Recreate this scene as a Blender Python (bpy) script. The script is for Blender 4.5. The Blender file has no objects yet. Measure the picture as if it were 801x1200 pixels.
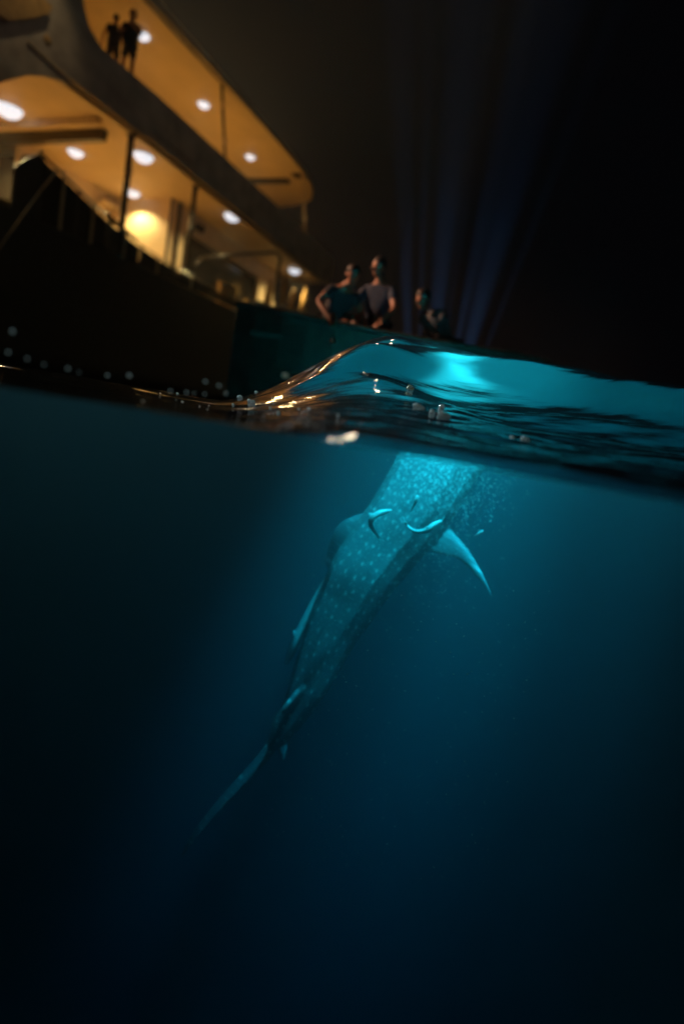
import bpy, bmesh, math, random
import numpy as np
from mathutils import Vector, Matrix, noise as mnoise

random.seed(7)
C = bpy.context.scene.collection
SC = bpy.context.scene
PI = math.pi

# ------------------------------------------------------------------ camera
cam_d = bpy.data.cameras.new('camera')
cam = bpy.data.objects.new('camera', cam_d)
C.objects.link(cam)
PITCH, ROLL = math.radians(-8), math.radians(9.6)
fw = Vector((0, math.cos(PITCH), math.sin(PITCH)))
r0 = Vector((1, 0, 0)); u0 = r0.cross(fw)
rt = r0 * math.cos(ROLL) + u0 * math.sin(ROLL)
up = -r0 * math.sin(ROLL) + u0 * math.cos(ROLL)
M = Matrix.Identity(4)
for i in range(3):
    M[i][0], M[i][1], M[i][2] = rt[i], up[i], -fw[i]
M.translation = (0, 0, .03)
cam.matrix_world = M
cam_d.sensor_fit = 'VERTICAL'; cam_d.sensor_height = 36; cam_d.sensor_width = 24
cam_d.lens = 21.0
cam_d.clip_start = .02; cam_d.clip_end = 2000
cam_d.dof.use_dof = True
cam_d.dof.focus_distance = 2.7
cam_d.dof.aperture_fstop = .62
SC.camera = cam

# ------------------------------------------------------------------ night sky, view, sampling
w = bpy.data.worlds.new('World'); SC.world = w; w.use_nodes = True
bg = w.node_tree.nodes['Background']
bg.inputs[0].default_value = (.75, .75, 1, 1); bg.inputs[1].default_value = .0012
SC.view_settings.view_transform = 'Standard'; SC.view_settings.look = 'None'
SC.view_settings.exposure = 0; SC.view_settings.gamma = 1
cy = SC.cycles
cy.use_denoising = True
cy.max_bounces = 8; cy.diffuse_bounces = 4; cy.glossy_bounces = 3; cy.transmission_bounces = 6
cy.transparent_max_bounces = 12; cy.volume_bounces = 1
cy.sample_clamp_indirect = 2.0; cy.caustics_refractive = True; cy.caustics_reflective = False


def lamp(name, kind, loc, energy, color, radius=.05, aim=None, spot=160, blend=.5, parent=None):
    d = bpy.data.lights.new(name, kind); d.energy = energy; d.color = color; d.shadow_soft_size = radius
    o = bpy.data.objects.new(name, d); C.objects.link(o); o.location = loc
    if kind == 'SPOT':
        d.spot_size = math.radians(spot); d.spot_blend = blend
        v = (Vector(aim) - Vector(loc)).normalized()
        o.rotation_euler = v.to_track_quat('-Z', 'Y').to_euler()
    if parent: o.parent = parent
    return o


# pair of floodlights held out over the water above the frame, shining down on the shark
for fx, fe, fa, ax in ((1.15, 205000, 27, .45), (2.1, 90000, 25, 1.62)):
    lamp('water_floodlight', 'SPOT', (fx + .25, 3.3, 4.6), fe, (.04, .88, 1), .12, (ax, 4.65, -1.5), fa, 1.0)

# ------------------------------------------------------------------ materials
def mat(name, col, rough=.5, metal=0, var=.15, scale=6, spec=.5, bump=0, emit=None, estr=0):
    m = bpy.data.materials.new(name); m.use_nodes = True
    nt = m.node_tree; b = nt.nodes['Principled BSDF']
    b.inputs['Roughness'].default_value = rough; b.inputs['Metallic'].default_value = metal
    b.inputs['Specular IOR Level'].default_value = spec
    if emit:
        b.inputs['Base Color'].default_value = (*col, 1)
        b.inputs['Emission Color'].default_value = (*emit, 1); b.inputs['Emission Strength'].default_value = estr
        return m
    tc = nt.nodes.new('ShaderNodeTexCoord'); n = nt.nodes.new('ShaderNodeTexNoise')
    n.inputs['Scale'].default_value = scale; n.inputs['Detail'].default_value = 4
    nt.links.new(tc.outputs['Object'], n.inputs['Vector'])
    r = nt.nodes.new('ShaderNodeMapRange')
    r.inputs['From Min'].default_value = .3; r.inputs['From Max'].default_value = .7
    r.inputs['To Min'].default_value = 1 - var; r.inputs['To Max'].default_value = 1 + var
    nt.links.new(n.outputs['Fac'], r.inputs['Value'])
    v = nt.nodes.new('ShaderNodeVectorMath'); v.operation = 'SCALE'
    v.inputs[0].default_value = col
    nt.links.new(r.outputs[0], v.inputs['Scale']); nt.links.new(v.outputs[0], b.inputs['Base Color'])
    if bump:
        bp = nt.nodes.new('ShaderNodeBump'); bp.inputs['Strength'].default_value = bump; bp.inputs['Distance'].default_value = .01
        nt.links.new(n.outputs['Fac'], bp.inputs['Height']); nt.links.new(bp.outputs[0], b.inputs['Normal'])
    return m


def volume_mat(name, scat_col, scat_d, abs_col, abs_d, aniso):
    m = bpy.data.materials.new(name); m.use_nodes = True; nt = m.node_tree
    for n in list(nt.nodes):
        if n.type == 'BSDF_PRINCIPLED': nt.nodes.remove(n)
    out = nt.nodes['Material Output']
    s = nt.nodes.new('ShaderNodeVolumeScatter'); s.inputs['Color'].default_value = (*scat_col, 1)
    s.inputs['Density'].default_value = scat_d; s.inputs['Anisotropy'].default_value = aniso
    if abs_d:
        a = nt.nodes.new('ShaderNodeVolumeAbsorption'); a.inputs['Color'].default_value = (*abs_col, 1)
        a.inputs['Density'].default_value = abs_d
        ad = nt.nodes.new('ShaderNodeAddShader')
        nt.links.new(s.outputs[0], ad.inputs[0]); nt.links.new(a.outputs[0], ad.inputs[1])
        nt.links.new(ad.outputs[0], out.inputs['Volume'])
    else:
        nt.links.new(s.outputs[0], out.inputs['Volume'])
    m.cycles.homogeneous_volume = True
    return m


MAT = dict(
    hull=mat('hull_paint', (.02, .02, .022), .35, var=.3),
    fascia=mat('fascia_paint', (.42, .38, .33), .5, var=.3, scale=2),
    ceiling=mat('ceiling_paint', (.74, .60, .40), .5, var=.06, scale=1.2),
    wall=mat('cabin_wall', (.70, .56, .36), .45, var=.08, scale=2),
    teak=mat('teak_deck', (.50, .31, .12), .6, var=.2, scale=3),
    dark=mat('dark_glass', (.012, .011, .010), .15, var=.1),
    post=mat('dark_post', (.03, .025, .02), .3, var=.2),
    steel=mat('steel_rail', (.5, .48, .44), .25, 1.0, var=.1),
    trim=mat('cream_trim', (.62, .5, .33), .4, var=.1),
    disc=mat('lamp_disc', (.8, .8, .8), emit=(.62, .68, .76), estr=1.25),
    ring=mat('lamp_ring', (.8, .76, .7), .3, var=.03),
    cushion=mat('panel_orange', (.42, .26, .09), .7, var=.2),
    rope=mat('rope_fibre', (.25, .2, .14), .9, var=.2),
    wood=mat('dark_wood', (.045, .035, .028), .7, var=.4, scale=8),
    skin=mat('skin', (.42, .22, .14), .5, var=.1),
    hair=mat('hair', (.012, .009, .007), .5, var=.3),
    cloth_dark=mat('dark_cloth', (.025, .028, .035), .85, var=.25, scale=20),
    cloth_grey=mat('grey_cloth', (.10, .11, .12), .85, var=.25, scale=20),
    cloth_blue=mat('blue_cloth', (.04, .06, .10), .85, var=.25, scale=20),
    remora=mat('remora_skin', (.82, .86, .82), .35, var=.25, scale=30),
    plankton=mat('plankton', (.8, .8, .75), .5, var=.2),
    foam_lit_gold=mat('foam_lit_gold', (.85, .72, .35), .15, var=.2, scale=60, spec=.8),  # gold of reflected lamp light painted into the bubble colour
    foam=mat('foam', (.85, .85, .82), .12, var=.1, scale=30, spec=.8),
)

for n_ in ('foam', 'foam_lit_gold'):
    nt = MAT[n_].node_tree; tl = nt.nodes.new('ShaderNodeBsdfTranslucent'); ms_ = nt.nodes.new('ShaderNodeMixShader'); ms_.inputs[0].default_value = .5
    tl.inputs['Color'].default_value = (.9, .9, .88, 1)
    nt.links.new(nt.nodes['Principled BSDF'].outputs[0], ms_.inputs[1]); nt.links.new(tl.outputs[0], ms_.inputs[2]); nt.links.new(ms_.outputs[0], nt.nodes['Material Output'].inputs['Surface'])
# ------------------------------------------------------------------ object helpers
def tag(o, label=None, cat=None, group=None, kind=None):
    if label: o['label'] = label
    if cat: o['category'] = cat
    if group: o['group'] = group
    if kind: o['kind'] = kind
    return o


def empty(name, loc, rot=(0, 0, 0)):
    o = bpy.data.objects.new(name, None); C.objects.link(o); o.location = loc; o.rotation_euler = rot
    return o


def mesh_obj(name, verts, faces, material, parent=None, smooth=False):
    me = bpy.data.meshes.new(name); me.from_pydata([tuple(v) for v in verts], [], faces)
    me.validate(); me.update()
    bm = bmesh.new(); bm.from_mesh(me); bmesh.ops.recalc_face_normals(bm, faces=bm.faces); bm.to_mesh(me); bm.free()
    me.materials.append(material)
    if smooth: me.polygons.foreach_set('use_smooth', [True] * len(me.polygons))
    o = bpy.data.objects.new(name, me); C.objects.link(o)
    if parent: o.parent = parent
    return o


class MB:
    """collects shapes and links them as one mesh object"""
    def __init__(s): s.v = []; s.f = []
    def add(s, vs, fs):
        k = len(s.v); s.v += [tuple(v) for v in vs]; s.f += [tuple(i + k for i in f) for f in fs]; return s
    def box(s, a, b):
        (x0, y0, z0), (x1, y1, z1) = a, b
        return s.add([(x0, y0, z0), (x1, y0, z0), (x1, y1, z0), (x0, y1, z0), (x0, y0, z1), (x1, y0, z1), (x1, y1, z1), (x0, y1, z1)],
                     [(0, 3, 2, 1), (4, 5, 6, 7), (0, 1, 5, 4), (1, 2, 6, 5), (2, 3, 7, 6), (3, 0, 4, 7)])
    def tube(s, pts, r, n=10):
        pts = [Vector(p) for p in pts]; rs = r if isinstance(r, (list, tuple)) else [r] * len(pts)
        vs, fs = [], []; ref = None
        for i, p in enumerate(pts):
            t = (pts[min(i + 1, len(pts) - 1)] - pts[max(i - 1, 0)]).normalized()
            if ref is None: ref = t.orthogonal().normalized()
            ref = (ref - t * ref.dot(t)).normalized(); q = t.cross(ref)
            for k in range(n):
                a = 2 * PI * k / n; vs.append(p + (ref * math.cos(a) + q * math.sin(a)) * rs[i])
        for i in range(len(pts) - 1):
            for k in range(n): fs.append((i * n + k, i * n + (k + 1) % n, (i + 1) * n + (k + 1) % n, (i + 1) * n + k))
        fs.append(tuple(range(n))[::-1]); fs.append(tuple((len(pts) - 1) * n + k for k in range(n)))
        return s.add(vs, fs)
    def prism(s, poly, z0, z1):
        """poly in the (x, y) plane; z0/z1 numbers or functions of (x, y)"""
        n = len(poly); g0 = z0 if callable(z0) else (lambda x, y: z0); g1 = z1 if callable(z1) else (lambda x, y: z1)
        vs = [(x, y, g0(x, y)) for x, y in poly] + [(x, y, g1(x, y)) for x, y in poly]
        return s.add(vs, [tuple(range(n))[::-1], tuple(range(n, 2 * n))] + [(i, (i + 1) % n, n + (i + 1) % n, n + i) for i in range(n)])
    def strip(s, ss, y0, y1, f0, f1):
        """slab along x through the stations ss, from y0 to y1, between the heights f0(x) and f1(x)"""
        vs = []
        for x in ss: vs += [(x, y0, f0(x, y0)), (x, y1, f0(x, y1)), (x, y1, f1(x, y1)), (x, y0, f1(x, y0))]
        fs = [(i * 4 + k, i * 4 + (k + 1) % 4, i * 4 + 4 + (k + 1) % 4, i * 4 + 4 + k) for i in range(len(ss) - 1) for k in range(4)]
        return s.add(vs, fs + [(0, 1, 2, 3), tuple((len(ss) - 1) * 4 + k for k in range(4))])
    def side(s, poly, y0, y1):
        """poly in the (x, z) plane, extruded along y"""
        n = len(poly)
        vs = [(x, y0, z) for x, z in poly] + [(x, y1, z) for x, z in poly]
        return s.add(vs, [tuple(range(n))[::-1], tuple(range(n, 2 * n))] + [(i, (i + 1) % n, n + (i + 1) % n, n + i) for i in range(n)])
    def ball(s, c, r, n=12, m=8):
        rx, ry, rz = r if isinstance(r, (tuple, list)) else (r, r, r)
        vs = [(c[0], c[1], c[2] + rz)]
        for i in range(1, m):
            a = PI * i / m
            for k in range(n):
                b = 2 * PI * k / n; vs.append((c[0] + rx * math.sin(a) * math.cos(b), c[1] + ry * math.sin(a) * math.sin(b), c[2] + rz * math.cos(a)))
        vs.append((c[0], c[1], c[2] - rz)); fs = []
        for k in range(n):
            fs.append((0, 1 + k, 1 + (k + 1) % n))
            for i in range(m - 2): fs.append((1 + i * n + k, 1 + (i + 1) * n + k, 1 + (i + 1) * n + (k + 1) % n, 1 + i * n + (k + 1) % n))
            fs.append((1 + (m - 2) * n + k, len(vs) - 1, 1 + (m - 2) * n + (k + 1) % n))
        return s.add(vs, fs)
    def build(s, name, material, parent=None, smooth=False): return mesh_obj(name, s.v, s.f, material, parent, smooth)


# ------------------------------------------------------------------ the sea
R0 = 1.2          # radius of the air-filled dome round the lens

def bumpf(x, c, wd): return math.exp(-((x - c) / wd) ** 2)

PROF = [(1.2, -1.5), (1.225, -.9), (1.25, -.2), (1.29, .2), (1.4, .6), (1.6, 1.2), (1.9, 2.3), (2.2, 3.6), (2.5, 5.2), (2.64, 6.1), (2.70, 6.8), (2.77, 8.0), (2.84, 9.2), (2.92, 9.9), (3.05, 10.0), (3.2, 9.7)]
def prof(r):
    if r <= PROF[0][0]: return PROF[0][1]
    for (a, ea), (b, eb) in zip(PROF, PROF[1:]):
        if r <= b:
            t = (r - a) / (b - a); return ea + (eb - ea) * t
    return PROF[-1][1]
def prof_s(r): return sum(prof(r + d) for d in (-.05, -.025, 0, .025, .05)) / 5 if r > 1.26 else prof(r)

def sea_h(x, y):
    """a swell that stands up just in front of the lens, low to its left, with wind ripples"""
    r = math.hypot(x, y); az = math.degrees(math.atan2(x, y))
    k = min(1, max(0, (az + 14) / 17)); k = k * k * (3 - 2 * k)
    if abs(az) > 50: k *= max(0, 1 - (abs(az) - 50) / 40)
    amp = .10 + (.80 - .10 * min(1, max(0, (az - 2) / 24))) * k
    n1 = mnoise.noise(Vector((x * 1.1, y * 1.5, 1.3))); n2 = mnoise.noise(Vector((x * 2.6, y * 4.5, 7.7)))
    w_ = min(1, max(0, (r - 1.22) / .3))
    rr = r * (1 + w_ * (.085 * n1 + .035 * n2)) - w_ * .05 * math.sin(2.0 * x + .6)
    e = prof_s(rr)
    h = (.03 + r * math.tan(math.radians(e))) * amp
    if r > 3.0:
        f = math.exp(-((r - 3.0) / 1.5) ** 2); h = h * f
    q = min(1, max(0, (r - 1.15) / .5))
    h += q * (.25 + .75 * k) * (.026 * mnoise.noise(Vector((x * 1.6, y * 5.5 + x * .8, 0))) + .008 * mnoise.noise(Vector((x * 4, y * 15, 3))) + (.004 * mnoise.noise(Vector((x * 9, y * 26, h * 30))) if r > 2.3 else 0))
    if r > 4: h += min(1, (r - 4) / 8) * .06 * mnoise.noise(Vector((x * .35, y * .5, 9)))
    return h


NT = 300
thetas = [2 * PI * k / NT for k in range(NT)]
# finer angles straight ahead
def theta_of(k):
    u = k / NT * 2 - 1            # -1..1 round the back
    return PI / 2 - PI * (u * .45 + .55 * u ** 3)
rings = [R0]
while rings[-1] < 120: rings.append(rings[-1] * (1.0105 if rings[-1] < 3.6 else 1.07))
NR = len(rings)
top = [[None] * NT for _ in range(NR)]
for j, r in enumerate(rings):
    for k in range(NT):
        t = theta_of(k); x, y = r * math.cos(t), r * math.sin(t); top[j][k] = (x, y, sea_h(x, y))


def ring_faces(j0, j1, n): return [(j0 * n + k, j0 * n + (k + 1) % n, j1 * n + (k + 1) % n, j1 * n + k) for k in range(n)]

sv = [v for row in top for v in row]
sf = [f for j in range(NR - 1) for f in ring_faces(j, j + 1, NT)]
sm = bpy.data.materials.new('sea_surface'); sm.use_nodes = True
nt = sm.node_tree
nt.nodes.remove(nt.nodes['Principled BSDF'])
fr = nt.nodes.new('ShaderNodeLayerWeight'); fr.inputs['Blend'].default_value = .5
rm_ = nt.nodes.new('ShaderNodeMapRange'); rm_.interpolation_type = 'SMOOTHSTEP'
rm_.inputs['From Min'].default_value = .56; rm_.inputs['From Max'].default_value = .78; rm_.inputs['To Min'].default_value = .05; rm_.inputs['To Max'].default_value = .97
gl = nt.nodes.new('ShaderNodeBsdfGlossy'); gl.inputs['Roughness'].default_value = .03
rf = nt.nodes.new('ShaderNodeBsdfRefraction'); rf.inputs['IOR'].default_value = 1.33; rf.inputs['Roughness'].default_value = .34
tr = nt.nodes.new('ShaderNodeBsdfTransparent')
mx = nt.nodes.new('ShaderNodeMixShader'); mx.inputs[0].default_value = .05
mf = nt.nodes.new('ShaderNodeMixShader')
tcs = nt.nodes.new('ShaderNodeTexCoord'); mps = nt.nodes.new('ShaderNodeMapping'); mps.inputs['Scale'].default_value = (1.5, 4.5, 2.5)
nzs = nt.nodes.new('ShaderNodeTexNoise'); nzs.inputs['Scale'].default_value = 1.7; nzs.inputs['Detail'].default_value = 2.0
bps = nt.nodes.new('ShaderNodeBump'); bps.inputs['Strength'].default_value = .5; bps.inputs['Distance'].default_value = .02
L = nt.links.new
nzf = nt.nodes.new('ShaderNodeTexNoise'); nzf.inputs['Scale'].default_value = 9; nzf.inputs['Detail'].default_value = 3
bpf = nt.nodes.new('ShaderNodeBump'); bpf.inputs['Strength'].default_value = .2; bpf.inputs['Distance'].default_value = .006
L(mps.outputs[0], nzf.inputs['Vector']); L(nzf.outputs['Fac'], bpf.inputs['Height']); L(bpf.outputs[0], bps.inputs['Normal'])
L(tcs.outputs['Object'], mps.inputs[0]); L(mps.outputs[0], nzs.inputs['Vector']); L(nzs.outputs['Fac'], bps.inputs['Height'])
for n in (fr, gl, rf): L(bps.outputs[0], n.inputs['Normal'])
L(rf.outputs[0], mx.inputs[1]); L(tr.outputs[0], mx.inputs[2])
L(fr.outputs['Facing'], rm_.inputs['Value']); L(rm_.outputs[0], mf.inputs[0]); L(mx.outputs[0], mf.inputs[1]); L(gl.outputs[0], mf.inputs[2])
L(mf.outputs[0], nt.nodes['Material Output'].inputs['Surface'])
sea = mesh_obj('sea_surface', sv, sf, sm, None, True)
if sea.data.polygons[0].normal.z < 0:
    bm = bmesh.new(); bm.from_mesh(sea.data); bmesh.ops.reverse_faces(bm, faces=bm.faces); bm.to_mesh(sea.data); bm.free()
tag(sea, 'rippled dark night sea surface', None, None, 'structure')

# body of water: same top a hair lower, hollow where the lens dome stands in it
wv, wf = [], []
bowl = 10
for i in range(bowl):                       # from the nadir up to the rim
    a = -PI / 2 + (PI / 2) * (i + 1) / bowl
    for k in range(NT):
        t = theta_of(k); rim = top[0][k][2] - .003
        wv.append((R0 * math.cos(a) * math.cos(t), R0 * math.cos(a) * math.sin(t), R0 * math.sin(a) + (rim if i == bowl - 1 else rim * (i / bowl))))
nb = bowl
step = list(range(2, NR, 2)) + ([NR - 1] if (NR - 1) % 2 else [])
for j in step:
    for k in range(NT):
        x, y, z = top[j][k]; wv.append((x, y, z - .003)); 
    nb += 1
for k in range(NT):
    x, y, z = top[-1][k]; wv.append((x, y, -45))
nb += 1
wf = [f for j in range(nb - 1) for f in ring_faces(j, j + 1, NT)]
wv.append((0, 0, -R0)); c0 = len(wv) - 1
wv.append((0, 0, -45)); c1 = len(wv) - 1
wf += [(c0, (k + 1) % NT, k) for k in range(NT)]
wf += [(c1, (nb - 1) * NT + k, (nb - 1) * NT + (k + 1) % NT) for k in range(NT)]
water = mesh_obj('water', wv, wf, volume_mat('water_body', (.5, .92, 1), .12, (.3, .72, .80), 1.0, .3))
tag(water, 'deep dark blue water', None, None, 'structure')
# ------------------------------------------------------------------ haze added in the air to carry warm glare and blue streaks
glare_haze = MB().box((-24, 6.5, .3), (3.4, 46, 15.5)).build('glare_haze', volume_mat('glare_volume', (.95, .95, 1), .0036, None, 0, .0))
tag(glare_haze, 'thin added haze about the boats, standing for warm glare', None, None, 'stuff')

sp_m = volume_mat('streak_volume', (.9, .95, 1), .006, None, 0, .0)
sp_m.cycles.homogeneous_volume = False
nt = sp_m.node_tree; tcm = nt.nodes.new('ShaderNodeTexCoord'); sxm = nt.nodes.new('ShaderNodeSeparateXYZ'); mrm = nt.nodes.new('ShaderNodeMapRange')
mrm.interpolation_type = 'SMOOTHSTEP'
mrm.inputs['From Min'].default_value = .0; mrm.inputs['From Max'].default_value = .95; mrm.inputs['To Min'].default_value = .022; mrm.inputs['To Max'].default_value = 0
nzm = nt.nodes.new('ShaderNodeTexNoise'); nzm.inputs['Scale'].default_value = .8; nzm.inputs['Detail'].default_value = 2
mum = nt.nodes.new('ShaderNodeMath'); mum.operation = 'MULTIPLY'
nt.links.new(tcm.outputs['Generated'], sxm.inputs[0]); nt.links.new(sxm.outputs[2], mrm.inputs['Value']); nt.links.new(tcm.outputs['Object'], nzm.inputs['Vector'])
nt.links.new(mrm.outputs[0], mum.inputs[0]); nt.links.new(nzm.outputs['Fac'], mum.inputs[1])
nt.links.new(mum.outputs[0], [n for n in nt.nodes if n.type == 'VOLUME_SCATTER'][0].inputs['Density'])
streak_haze = MB().box((.25, 8.7, .3), (3.8, 10.6, 5.0)).build('streak_haze', sp_m)  # added volume that makes the blue beams visible
tag(streak_haze, 'added haze over the small wooden boat that shows the blue streaks', None, None, 'stuff')

# ------------------------------------------------------------------ the big boat (x along it, y inboard, z up; origin on the waterline at its side)
AZ = math.radians(22.3)
A = Vector((math.sin(AZ), math.cos(AZ), 0)); N = Vector((-math.cos(AZ), math.sin(AZ), 0))
BD = 13.0
boat = empty('dive_boat', N * BD, (0, 0, PI / 2 - AZ))
tag(boat, 'big dark two-deck dive boat with warm lit ceilings and round downlights', 'boat')

def on_boat_early(s, t, h): return A * s + N * (BD + t) + Vector((0, 0, h))
def she(s): return -.045 * max(0, s - 13.5)
def bs(h): return lambda x, y: h + she(x)

def grid_s(s0, s1, n=14):
    g = [s0 + (s1 - s0) * i / n for i in range(n + 1)]
    return sorted(g + [13.5]) if s0 < 13.5 < s1 else g

# hull
secs = []
for s in grid_s(-12, 26, 19):
    k = 1.0 if s > -4 else max(.04, 1 - ((-4 - s) / 8) ** 1.6)
    topz = 3.55 + .0 * s + (0.9 * ((-s) / 12) ** 2 if s < 0 else 0)
    bw = 4.2
    secs.append([(s, bw - bw * k, topz + she(s) * .4), (s, bw - bw * k * .93, 1.6), (s, bw - bw * k * .85, -.2), (s, bw, -1.4),
                 (s, bw + bw * k * .85, -.2), (s, bw + bw * k * .93, 1.6), (s, bw + bw * k, topz + she(s) * .4)])
m = MB(); n = 7
vs = [p for sec in secs for p in sec]
fs = [(i * n + k, i * n + (k + 1) % n, (i + 1) * n + (k + 1) % n, (i + 1) * n + k) for i in range(len(secs) - 1) for k in range(n)]
fs += [tuple(range(n)), tuple((len(secs) - 1) * n + k for k in range(n))]
m.add(vs, fs); m.build('hull', MAT['hull'], boat)

# main deck floor (teak planks)
for i in range(16):
    t0 = .06 + i * .5
    MB().strip(grid_s(-3, 25.6, 3), t0, t0 + .485, bs(3.64), bs(3.70)).build('plank', MAT['teak'], boat)
# dark panel at the side, standing in for the dark saloon window
MB().side([(9.72, 3.56), (9.72, 4.45), (9.85, 4.62), (10.25, 4.96), (10.42, 4.9), (10.42, 3.56)], .02, .10).build('dark_panel', MAT['hull'], boat)
# main-deck rail
rail_pts = [(10.25, -.02, 4.98), (10.9, -.02, 4.80), (11.8, -.02, 4.53), (12.6, -.02, 4.29), (13.6, -.02, 4.1), (15.0, -.02, 3.95), (16.5, -.02, 3.90), (19, -.02, 3.84), (20.9, -.02, 3.78)]
MB().tube(rail_pts[:4], .035).build('rail', MAT['post'], boat)
MB().tube(rail_pts[3:], .022).build('rail', MAT['steel'], boat)
MB().tube([(12.2, -.10, 4.42), (13.4, -.10, 4.14)], [.05, .03]).build('rail', MAT['steel'], boat)
def rail_h(s):
    for (a, _, ha), (b, _, hb_) in zip(rail_pts, rail_pts[1:]):
        if a <= s <= b: return ha + (hb_ - ha) * (s - a) / (b - a)
    return 3.8
for s0_, s1_ in ((10.43, 11.4), (11.41, 12.44), (12.46, 13.68), (13.71, 15.19), (15.22, 17.0), (17.03, 19.0)):
    ss = grid_s(s0_, s1_, 4)
    MB().side([(q, 3.56) for q in ss] + [(q, rail_h(q) - .05) for q in reversed(ss)], .04, .06).build('rail_panel', MAT['dark'], boat)
for i, s in enumerate([10.95, 11.4, 11.9, 12.45, 13.05, 13.7, 14.4, 15.2, 16.0]):
    MB().box((s, -.02, 3.55), (s + .06, .03, rail_h(s))).build('stanchion', MAT['trim'] if i % 2 == 0 else MAT['steel'], boat)
for s in (10.25, 11.8, 12.65, 10.9):
    MB().ball((s, -.05, rail_h(s) + .02), .06).build('rail_knob', MAT['trim'], boat, True)
# amber panels lashed inside the rail
for s, wd_, h0, h1 in ((12.5, .45, 3.62, 4.25), (13.6, .3, 3.62, 4.02), (17.9, .9, 3.75, 4.5), (19.6, .35, 3.7, 4.4)):
    MB().box((s, .25, h0 + she(s)), (s + wd_, .4, h1 + she(s))).build('amber_panel', MAT['cushion'], boat)

# main-deck ceiling with boards
for i in range(9):
    t0 = .0 + i * .9
    MB().strip(grid_s(-3, 24.7, 3), t0, t0 + .894, bs(6.78), bs(6.84)).build('ceiling_panel', MAT['ceiling'], boat)
MB().strip(grid_s(9.2, 24.75, 3), -.04, .10, bs(6.66), bs(6.775)).build('ceiling_trim', MAT['trim'], boat)
# fascia of the upper deck (arched up over the forward lounge)
arch = [(-3, 5.0), (7.5, 5.1), (8.6, 5.45), (9.2, 5.9), (9.7, 6.3), (10.15, 6.52), (10.6, 6.66)]
low = [(s, 6.77 + she(s)) for s in grid_s(10.9, 25.2, 12)]
hi = [(s, 7.93 + she(s)) for s in grid_s(11.9, 25.2, 12)]
MB().side(arch[3:] + low + hi[::-1] + [(9.2, 7.95)], -.16, -.045).build('fascia', MAT['fascia'], boat)
MB().side([(25.2, 6.77 + she(25.2)), (25.32, 6.77 + she(25.2)), (25.32, 7.93 + she(25.2)), (25.2, 7.93 + she(25.2))], -.16, 7.9).build('fascia', MAT['fascia'], boat)
MB().side([(-3, 5.3), (8.2, 5.35), (8.8, 5.55), (9.197, 5.9), (9.197, 7.93), (-3, 7.93)], -.16, -.045).build('fascia', MAT['fascia'], boat)
MB().tube([(9.6, -.18, 6.9), (10.4, -.18, 6.8), (13.2, -.18, 6.72)], .028).build('rub_rail', MAT['trim'], boat)
MB().tube([(13.5, -.18, 7.02), (15.2, -.18, 6.98)], .03).build('rub_rail', MAT['fascia'], boat)
# upper deck
for i in range(16):
    t0 = .0 + i * .5
    MB().strip(grid_s(-3, 25.1, 3), t0, t0 + .485, bs(7.74), bs(7.80)).build('plank', MAT['teak'], boat)
# upper superstructure: dark curved side panel forward
side_panel = [(10.12, 10.3), (10.78, 10.3), (10.86, 8.9), (10.95, 8.5), (11.14, 8.19), (11.56, 7.95), (9.7, 7.9), (9.75, 8.1)]
MB().side(side_panel, -.12, .05).build('side_panel', MAT['fascia'], boat)
MB().side([(-3, 7.2), (9.05, 6.95), (9.6, 7.35), (9.96, 7.66), (10.02, 7.85), (-3, 7.85)], -.30, -.17).build('awning_edge', MAT['cushion'], boat)
lamp('awning_fill_lamp', 'SPOT', on_boat_early(9.4, -1.3, 9.6), 70, (1, .7, .35), .05, on_boat_early(9.6, -.2, 7.6), 70, 1.0)  # added spot without a fixture, lights the awning edge
MB().ball((10.07, -.17, 7.22), (.11, .03, .09)).build('porthole', MAT['cushion'], boat, True)
MB().box((-3, 4.6, 7.8), (15.0, 4.75, 9.95)).build('cabin_wall', MAT['wall'], boat)
# roof of the upper deck
roof = [(-3, -.02)] + [(s, -.02) for s in grid_s(0, 20.6, 8)] + [(21.6, 0.02), (22.5, .12), (23.2, .3), (23.8, .55), (24.25, .85), (24.6, 1.3), (24.85, 2.0), (25.2, 3.5), (25.4, 5.0), (25.4, 8.4), (-3, 8.4)]
MB().prism([(-3, -.02), (4, -.02), (13.5, -.02), (13.5, 8.4), (-3, 8.4)], 9.98, 10.10).build('roof', MAT['ceiling'], boat)
MB().prism([(13.5, -.02)] + [p for p in roof if p[0] > 13.6] + [(13.5, 8.4)], bs(9.98), bs(10.10)).build('roof', MAT['ceiling'], boat)
MB().prism([(x, y - .02 if y < 1 else y) for x, y in roof[:-2]][1:13] + [(22.3, .15), (0, .02)], bs(10.102), bs(10.16)).build('roof_edge', MAT['fascia'], boat)
MB().box((22.32, 1.0, 9.86 + she(22.4)), (22.62, 3.2, 9.975 + she(22.4))).build('roof_beam', MAT['post'], boat)
MB().box((21.9, .25, 9.90 + she(22)), (22.2, .55, 9.975 + she(22))).build('bracket', MAT['post'], boat)

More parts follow.
